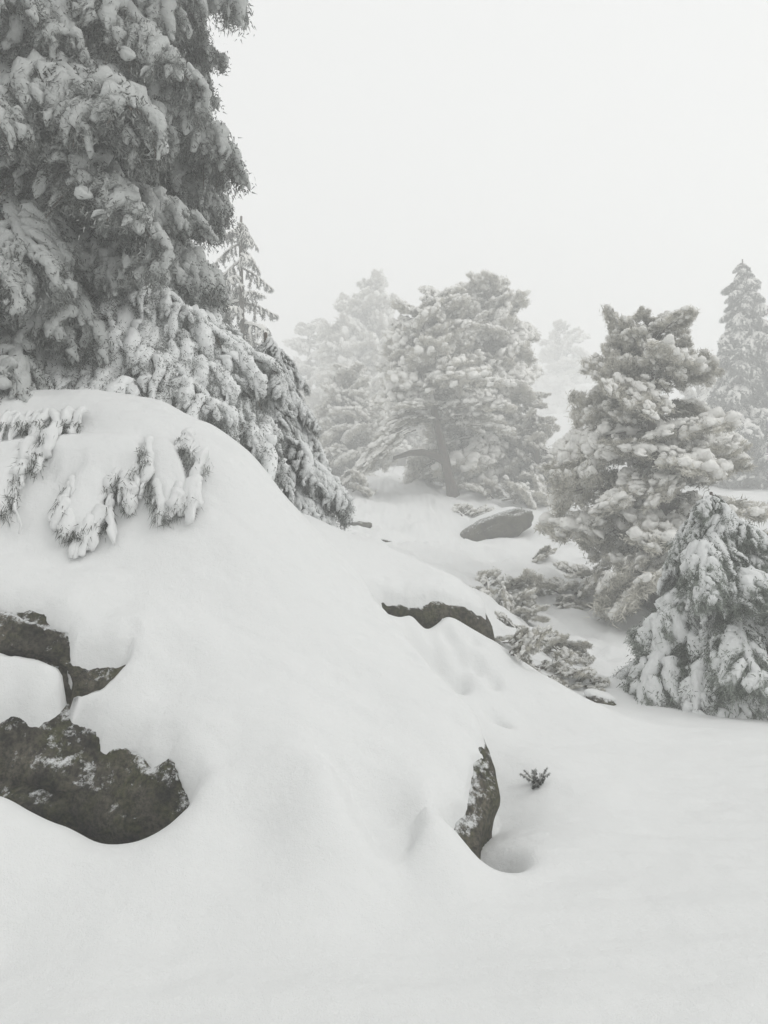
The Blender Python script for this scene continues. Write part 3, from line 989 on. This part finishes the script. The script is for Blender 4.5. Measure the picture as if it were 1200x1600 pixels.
# the long low limb that arches out to the left
q0 = rel(at(696, 712, 19.0), b)
arch = [rel(far_at(*q), b) for q in [(692, 712, 19.0), (665, 706, 18.9), (640, 710, 18.8), (630, 700, 18.6)]]
for (px, py, Y, a, pt, L) in [(690, 655, 18.9, 2.95, 0.02, 1.2), (662, 650, 18.7, 3.05, -0.30, 1.2), (645, 655, 18.6, 3.2, -0.60, 1.3), (625, 670, 18.6, 2.9, -0.72, 1.25), (605, 690, 18.7, 3.3, -0.66, 1.1),
                              (690, 635, 18.7, 3.6, 0.05, 1.1), (650, 672, 18.5, 3.4, -0.5, 1.0), (590, 705, 18.5, 3.1, -0.75, 0.95), (572, 728, 18.5, 3.2, -0.66, 0.75), (556, 742, 18.4, 3.0, -0.5, 0.6), (668, 640, 18.6, 2.6, -0.1, 1.0),
                              (640, 668, 18.2, 3.0, -0.6, 0.9), (615, 688, 18.2, 3.2, -0.65, 0.9), (590, 710, 18.2, 3.0, -0.65, 0.9), (566, 734, 18.2, 3.1, -0.6, 0.8), (546, 752, 18.2, 3.2, -0.5, 0.6), (605, 690, 18.3, 2.5, -0.5, 0.8), (560, 730, 18.4, 2.6, -0.5, 0.7)]:
    bl.append((V_PINE[int(px) % 7], rel(far_at(px, py, Y), b), a, pt, L, 0.0, 0.8))
for (px, py, Y, a, pt, L) in [(700, 650, 18.8, 0.2, 0.05, 1.3), (710, 640, 18.6, -0.5, 0.1, 1.4), (735, 665, 18.7, -0.2, -0.05, 1.0), (720, 610, 18.7, -0.9, 0.15, 1.3), (700, 600, 18.7, -1.6, 0.1, 1.1)]:
    bl.append((V_PINE[int(px) % 7], rel(far_at(px, py, Y), b), a, pt, L, 0.0, 0.9))
t_lean = tree("pine_tree", "spreading snowy pine with a bare leaning brown trunk and a limb arching left", "tree", b, P, 0.145, 0.04, bl, 4, k=grow(19.0))

limb = Acc()
tube(limb, np.array([rel(far_at(*q), b) for q in [(697, 722, 19.0), (680, 712, 18.95), (660, 707, 18.9), (640, 708, 18.8), (615, 716, 18.7)]]), np.array([0.11, 0.10, 0.085, 0.07, 0.04]) * grow(19.0), 8, 0, 1.0, 0.06, 0.0, np.random.default_rng(3))
link("limb", limb.mesh("limb", [M_BARK]), t_lean)

# --- broad pine just behind it
b = seat(752, 770, 20.8, 0.1)
P = [rel(far_at(*q), b) for q in [(752, 775, 20.8), (750, 640, 20.8), (757, 540, 20.8), (765, 462, 20.8)]]
bl = whorls(P, 98, V_PINE, lambda u, a: 0.75 + 1.1 * (1 - u) ** 0.8, -0.15, 0.45, 51, u0=0.10, u1=1.0, pj=0.4, rollj=0.6, lj=(0.7, 1.2))
tree("pine_tree", "tall rounded pine plastered with snow pads, just right of the leaning trunk", "tree", b, P, 0.18, 0.05, bl, 5, k=grow(20.8))

b = seat(845, 775, 20.0, 0.1)
P = [rel(far_at(*q), b) for q in [(845, 780, 20.0), (838, 700, 20.0), (830, 615, 20.0)]]
bl = whorls(P, 44, V_LIGHT, lambda u, a: 1.05 * (1.12 - u) ** 0.6, -0.1, 0.4, 61, u0=0.05, u1=1.0, pj=0.35, rollj=0.6)
tree("pine_tree", "low bushy pine sloping down right beside the rounded pine", "tree", b, P, 0.12, 0.04, bl, 6, k=grow(20.0))

# --- pines fading into the fog
for (px, top_py, base_py, Y, hw, n, seed, lab) in [
    (575, 468, 715, 38.0, 2.9, 100, 71, "broad pine half faded in the fog behind the leaning trunk"),
    (628, 520, 722, 33.0, 1.8, 60, 76, "dim pine in the fog filling the gap left of the rounded pine"),
    (482, 505, 735, 44.0, 1.9, 50, 72, "faint pine crown in the fog just right of the huge near fir"),
    (885, 520, 700, 76.0, 3.6, 50, 73, "barely visible ghost of a tree in the fog, between the middle and right pines"),
    (1090, 600, 755, 33.0, 1.7, 56, 77, "foggy pine between the open-crowned right pine and the tall spire"),
    (545, 585, 745, 24.0, 1.35, 60, 75, "bushy pine low in the fog at the left end of the arching limb"),
]:
    b = seat(px, base_py, Y, 0.15)
    tp = rel(far_at(px, top_py, Y), b)
    P = [np.zeros(3), tp * 0.5 + np.array([0.1, 0, 0]), tp]
    bl = whorls(P, n, V_PINE, lambda u, a: hw * (1.12 - u) ** 0.4, -0.1, 0.45, seed, u0=0.12, u1=0.99, pj=0.35, rollj=0.6)
    tree("pine_tree", lab, "tree", b, P, 0.22, 0.06, bl, seed, k=grow(Y))

# --- right hand pine, open crown
b = seat(1015, 948, 11.0, 0.1)
P = [rel(far_at(*q), b) for q in [(1025, 955, 11.0), (1045, 850, 11.0), (1020, 700, 11.0), (1016, 600, 11.0), (1024, 512, 11.0)]]
def prof_r(u, a):
    return 0.36 + 1.2 * (1 - u) ** 0.6
bl = whorls(P, 100, V_LIGHT + V_PINE[:3], prof_r, -0.35, 0.45, 81, u0=0.10, u1=1.0, pj=0.4, rollj=0.7, lj=(0.62, 1.25), skip=lambda u, a: (0.58 < u < 0.66 and math.cos(a) > 0.2))
bl.append((V_PINE[2], P[-1] - np.array([0, 0, 0.25]), 0.4, 1.35, 0.42, 0.0, 1.2))
tree("pine_tree", "open-crowned pine at the right with gaps between its snowy limbs", "tree", b, P, 0.11, 0.03, bl, 8, k=grow(11.0))

# --- near green fir at the right edge
b = seat(1125, 1130, 7.4, 0.25)
top = rel(at(1110, 745, 7.4), b)
P = [np.zeros(3), top * 0.5 + np.array([0.06, 0, 0]), top * 0.94]
bl = whorls(P, 92, V_GREEN + V_HEAVY[:2], lambda u, a: 1.2 * (1.04 - u) ** 0.42 + 0.10, 0.05, -0.30, 91, u0=0.06, u1=1.0, lj=(0.55, 1.25), pj=0.25)
tree("fir_tree", "near green-grey fir at the right edge, hanging boughs tipped with snow lumps", "tree", b, P, 0.06, 0.015, bl, 9)

# --- tall spire at the far right
b = seat(1172, 800, 23.0, 0.1)
top = rel(far_at(1160, 405, 23.0), b)
P = [np.zeros(3), top * 0.5 + np.array([0.1, 0, 0]), top]
bl = whorls(P, 130, V_FAR, lambda u, a: 2.0 * (1.02 - u) ** 0.72 + 0.1, 0.0, -0.2, 101, u0=0.12, u1=0.99)
tree("fir_tree", "tall spire-shaped fir dimmed by fog at the far right", "tree", b, P, 0.13, 0.02, bl, 10, k=grow(23.0))


# ------------------------------------------------------------------ branch lying under snow on the dome
rg = np.random.default_rng(17)
b = hit(180, 690)
t = link("fir_branch", None, None, "low fir branch pressed onto the dome under thick snow mats, dark needle fringe below", "branch")
t.location = b
fringe, fingers = Acc(), Acc()
for pts in MATS_PX:
    n = len(pts)
    cy_ = sum(p[1] for p in pts) / n
    for i in range(n):
        (x0, y0), (x1, y1) = pts[i], pts[(i + 1) % n]
        if x1 >= x0 and not (y0 > cy_ and y1 > cy_): continue          # only the edges that face down the slope
        if max(y0, y1) < cy_ or min(x0, x1) < -70: continue
        for w in np.arange(0, 1, 7.0 / max(7.0, math.hypot(x1 - x0, y1 - y0))):
            px, py = x0 + (x1 - x0) * w, y0 + (y1 - y0) * w
            q = at(px, py, mat_y(py))
            xa, ya = np.array([q[0]]), np.array([q[1] + 0.02])
            z0 = float(snowA(xa, ya, True)[0])
            k = 40
            B = np.array([q[0], q[1] + rg.choice([0.015, -0.03]), z0 + 0.03]) + rg.normal(size=(k, 3)) * np.array([0.02, 0.014, 0.024])
            D = rg.normal(size=(k, 3)) * 0.45 + np.array([0, -0.35, -0.9])
            needles(fringe, B - b, D, 0.055, 0.0045, rg, 0)
            if rg.uniform() < 0.8:
                ln = rg.choice([0.06, 0.09, 0.13, 0.20])
                v = np.linspace(0, 1, 9)
                ox = rg.normal(0, 0.25)
                F = np.stack([q[0] + ox * ln * v, q[1] + 0.10 - (0.06 + ln * 0.55) * v, 0 * v], 1)
                zs = snowA(F[:, 0], F[:, 1], True)
                F[:, 2] = np.maximum(zs + 0.012, z0 + 0.095 + 0.05 * (1 - v) - 0.8 * ln * v ** 1.6)
                tube(fingers, F - b, rg.choice([0.012, 0.018, 0.024, 0.038]) * rg.uniform(0.85, 1.2) * np.array([0.8, 1, 1.05, 1.05, 1, 0.98, 0.95, 0.85, 0.6]) * rg.uniform(0.85, 1.15, 9), 9, 0, 0.7, 0.06, 0.1, rg)
link("snow_load", fingers.mesh("snow_load", [M_SNOW], (), rough(0.014, 22.0, 5)), t, kind='stuff')
link("needle_fringe", fringe.mesh("needle_fringe", [M_FRINGE], (0,)), t, kind='stuff')

# ------------------------------------------------------------------ rocks showing through the snow
def stone(label, px, py, size, rz, roll, seed, mat, capshift, seed2=0, lift=0.0):
    c = hit(px, py)
    t = link("rock", None, None, label, "rock")
    t.location = c + np.array([0, 0.25 * size[1], lift])
    t.rotation_euler = (0, roll, rz)
    for nm, sc, off, m, am in (("rock_face", 1.0, (0, 0, 0), mat, 0.10), ("snow_cap", 1.06, capshift, M_SNOW, 0.03)):
        nu, nv = 40, 24
        th = np.linspace(0, np.pi, nv)[1:-1]; ph = np.linspace(0, 2 * np.pi, nu, endpoint=False)
        D = np.stack([np.sin(th)[:, None] * np.cos(ph), np.sin(th)[:, None] * np.sin(ph), np.cos(th)[:, None] * np.ones(nu)], 2).reshape(-1, 3)
        D = np.vstack([D, [0, 0, 1.0], [0, 0, -1.0]])
        r = sc * (1 + am * fbm(D * 2.2 + seed, 4, seed) + am * 0.6 * vnoise(D * 1.1, seed + 3))
        V = np.sign(D) * np.abs(D) ** 0.8 * r[:, None] * np.array(size) + np.array(off)
        mm = len(th)
        i = np.arange(mm - 1)[:, None] * nu; j = np.arange(nu)[None]; k = (j + 1) % nu
        q = np.stack([i + j, i + nu + j, i + nu + k, i + k], 2).reshape(-1, 4)
        tr = [[mm * nu, a, (a + 1) % nu] for a in range(nu)] + [[mm * nu + 1, (mm - 1) * nu + (a + 1) % nu, (mm - 1) * nu + a] for a in range(nu)]
        link(nm, mesh_from(nm, V, q, tr, [m]), t)


stone("bare olive-grey slab of rock on the far snow slope below the leaning pine", 768, 838, (1.25, 0.8, 0.46), 0.0, -0.42, 3, M_ROCKB, (-0.10, 0.80, 0.06), lift=0.06)
stone("little dark rock showing through snow just past the dome's right shoulder", 563, 822, (0.30, 0.26, 0.12), 0.0, 0.05, 5, M_ROCKB, (-0.02, 0.10, 0.05))
stone("thin dark rock sliver at the far edge of the smaller boulder's snow lid", 606, 848, (0.16, 0.1, 0.03), 0.0, 0.2, 6, M_ROCKB, (0, 0.06, 0.02))
stone("small dark rock peeping out of the snow rim left of the near green fir", 940, 1098, (0.13, 0.1, 0.045), 0.0, 0.25, 8, M_ROCKB, (0.0, 0.06, 0.03))

# ------------------------------------------------------------------ shrubs breaking through the snow
def shrub(label, px, py, size, n, seed, variants=None, up=(0.0, 0.75), group=None):
    rg = np.random.default_rng(seed)
    c = hit(px, py); size *= c[1] / (8 + (c[1] - 8) / 1.8) if c[1] > 8 else 1.0; size *= 1.3; c[2] -= 0.04 * size
    t = link("shrub", None, None, label, "shrub", group)
    t.location = c
    V = variants or V_LIGHT
    for i in range(n):
        add_bough(t, V[rg.integers(len(V))], np.array([rg.normal(0, 0.16), rg.normal(0, 0.12), 0]) * size, rg.uniform(0, 6.28), rg.uniform(*up), size * rg.uniform(0.6, 1.1), rg.normal(0, 0.5), 1.1)


GRP = "low shrubs half buried in the snow"
for k, (px, py, sz, n, lab) in enumerate([
    (775, 925, 0.42, 5, "upright tuft of shrub directly above the smaller boulder's right end"),
    (798, 950, 0.36, 5, "rimed shrub just right of the smaller boulder, beside the upright tuft"),
    (845, 948, 0.50, 6, "wide low shrub midway between the smaller boulder and the right pine"),
    (880, 930, 0.50, 6, "shrub under the left edge of the open-crowned right pine"),
    (915, 905, 0.50, 6, "shrub touching the lowest left limbs of the right pine"),
    (782, 1002, 0.26, 5, "small shrub hard against the right end of the smaller boulder"),
    (800, 1022, 0.26, 4, "dark shrub peering over the snow rim below the smaller boulder"),
    (832, 1040, 0.26, 5, "dark shrub on the snow rim, second along from the smaller boulder"),
    (868, 1018, 0.34, 5, "shrub with a dark base alone on the white patch left of the near fir"),
    (862, 1058, 0.28, 5, "longest dark shrub along the snow rim"),
    (905, 1072, 0.22, 4, "faint shrub on the rim, last before the little peeping rock"),
    (835, 874, 0.30, 4, "tiny snow-capped sapling alone on the slope right of the bare slab"),
    (726, 806, 0.5, 6, "snowy bush at the foot of the leaning trunk"),
    (790, 782, 0.85, 8, "big snowy bush right above the bare slab"),
    (845, 770, 0.8, 7, "snowy bush under the low pine that slopes right"),
    (568, 770, 0.6, 5, "bush near the drooping tip of the arching limb"),
    (818, 968, 0.30, 5, "grey shrub in the hollow below the wide low shrub"),
    (905, 925, 0.40, 5, "shrub spreading over snow, first in from the right pine's lowest limbs"),
    (850, 1000, 0.22, 4, "pale little shrub up the white patch from the dark-based one"),
    (805, 985, 0.24, 4, "rimed tuft just beyond the smaller boulder's right end, level with its dark face"),
    (890, 1030, 0.20, 4, "small dark tuft between the dark-based shrub and the near fir"),
    (940, 965, 0.16, 3, "tiny clump of twigs on the bare snow left of the right pine's foot"),
    (748, 770, 0.45, 5, "dark-bottomed bush between the leaning trunk and the big bush above the slab"),
]):
    shrub(lab, px, py, sz, n, 300 + k, group=GRP)

# bare seedling in front
c = hit(842, 1226)
t = link("seedling", None, None, "little dark snow-dusted seedling alone on the open snow right of the big boulder", "seedling")
t.location = c - np.array([0, 0, 0.02])
rg = np.random.default_rng(44)
for i in range(9):
    add_bough(t, V_SEED[i % 2], np.array([rg.normal(0, 0.02), rg.normal(0, 0.015), 0]), rg.uniform(0, 6.28), rg.uniform(0.55, 1.5), rg.uniform(0.07, 0.17), rg.normal(0, 0.5), 0.8)

# ------------------------------------------------------------------ the fog
def box(name, lo, hi):
    x0, y0, z0 = lo; x1, y1, z1 = hi
    V = [(x0, y0, z0), (x1, y0, z0), (x1, y1, z0), (x0, y1, z0), (x0, y0, z1), (x1, y0, z1), (x1, y1, z1), (x0, y1, z1)]
    Q = [(0, 3, 2, 1), (4, 5, 6, 7), (0, 1, 5, 4), (1, 2, 6, 5), (2, 3, 7, 6), (3, 0, 4, 7)]
    return mesh_from(name, V, Q, None, None, smooth=False)


hm = bpy.data.materials.new("fog")
hm.use_nodes = True
hn = hm.node_tree
hn.nodes.clear()
pv = hn.nodes.new('ShaderNodeVolumePrincipled')
pv.inputs['Color'].default_value = (0.985, 0.99, 0.985, 1)
pv.inputs['Density'].default_value = HAZE_DENSITY
pv.inputs['Anisotropy'].default_value = 0.2
ho = hn.nodes.new('ShaderNodeOutputMaterial')
hn.links.new(pv.outputs[0], ho.inputs['Volume'])
zmin = float(zg.min()) - 1.0
hme = box("haze", (gx[0] - 2, gy[0] - 2, zmin), (gx[-1] + 2, gy[-1] + 2, max(20.0, float(zg.max()) + 1.0)))
hme.materials.append(hm)
link("haze", hme, kind='stuff')
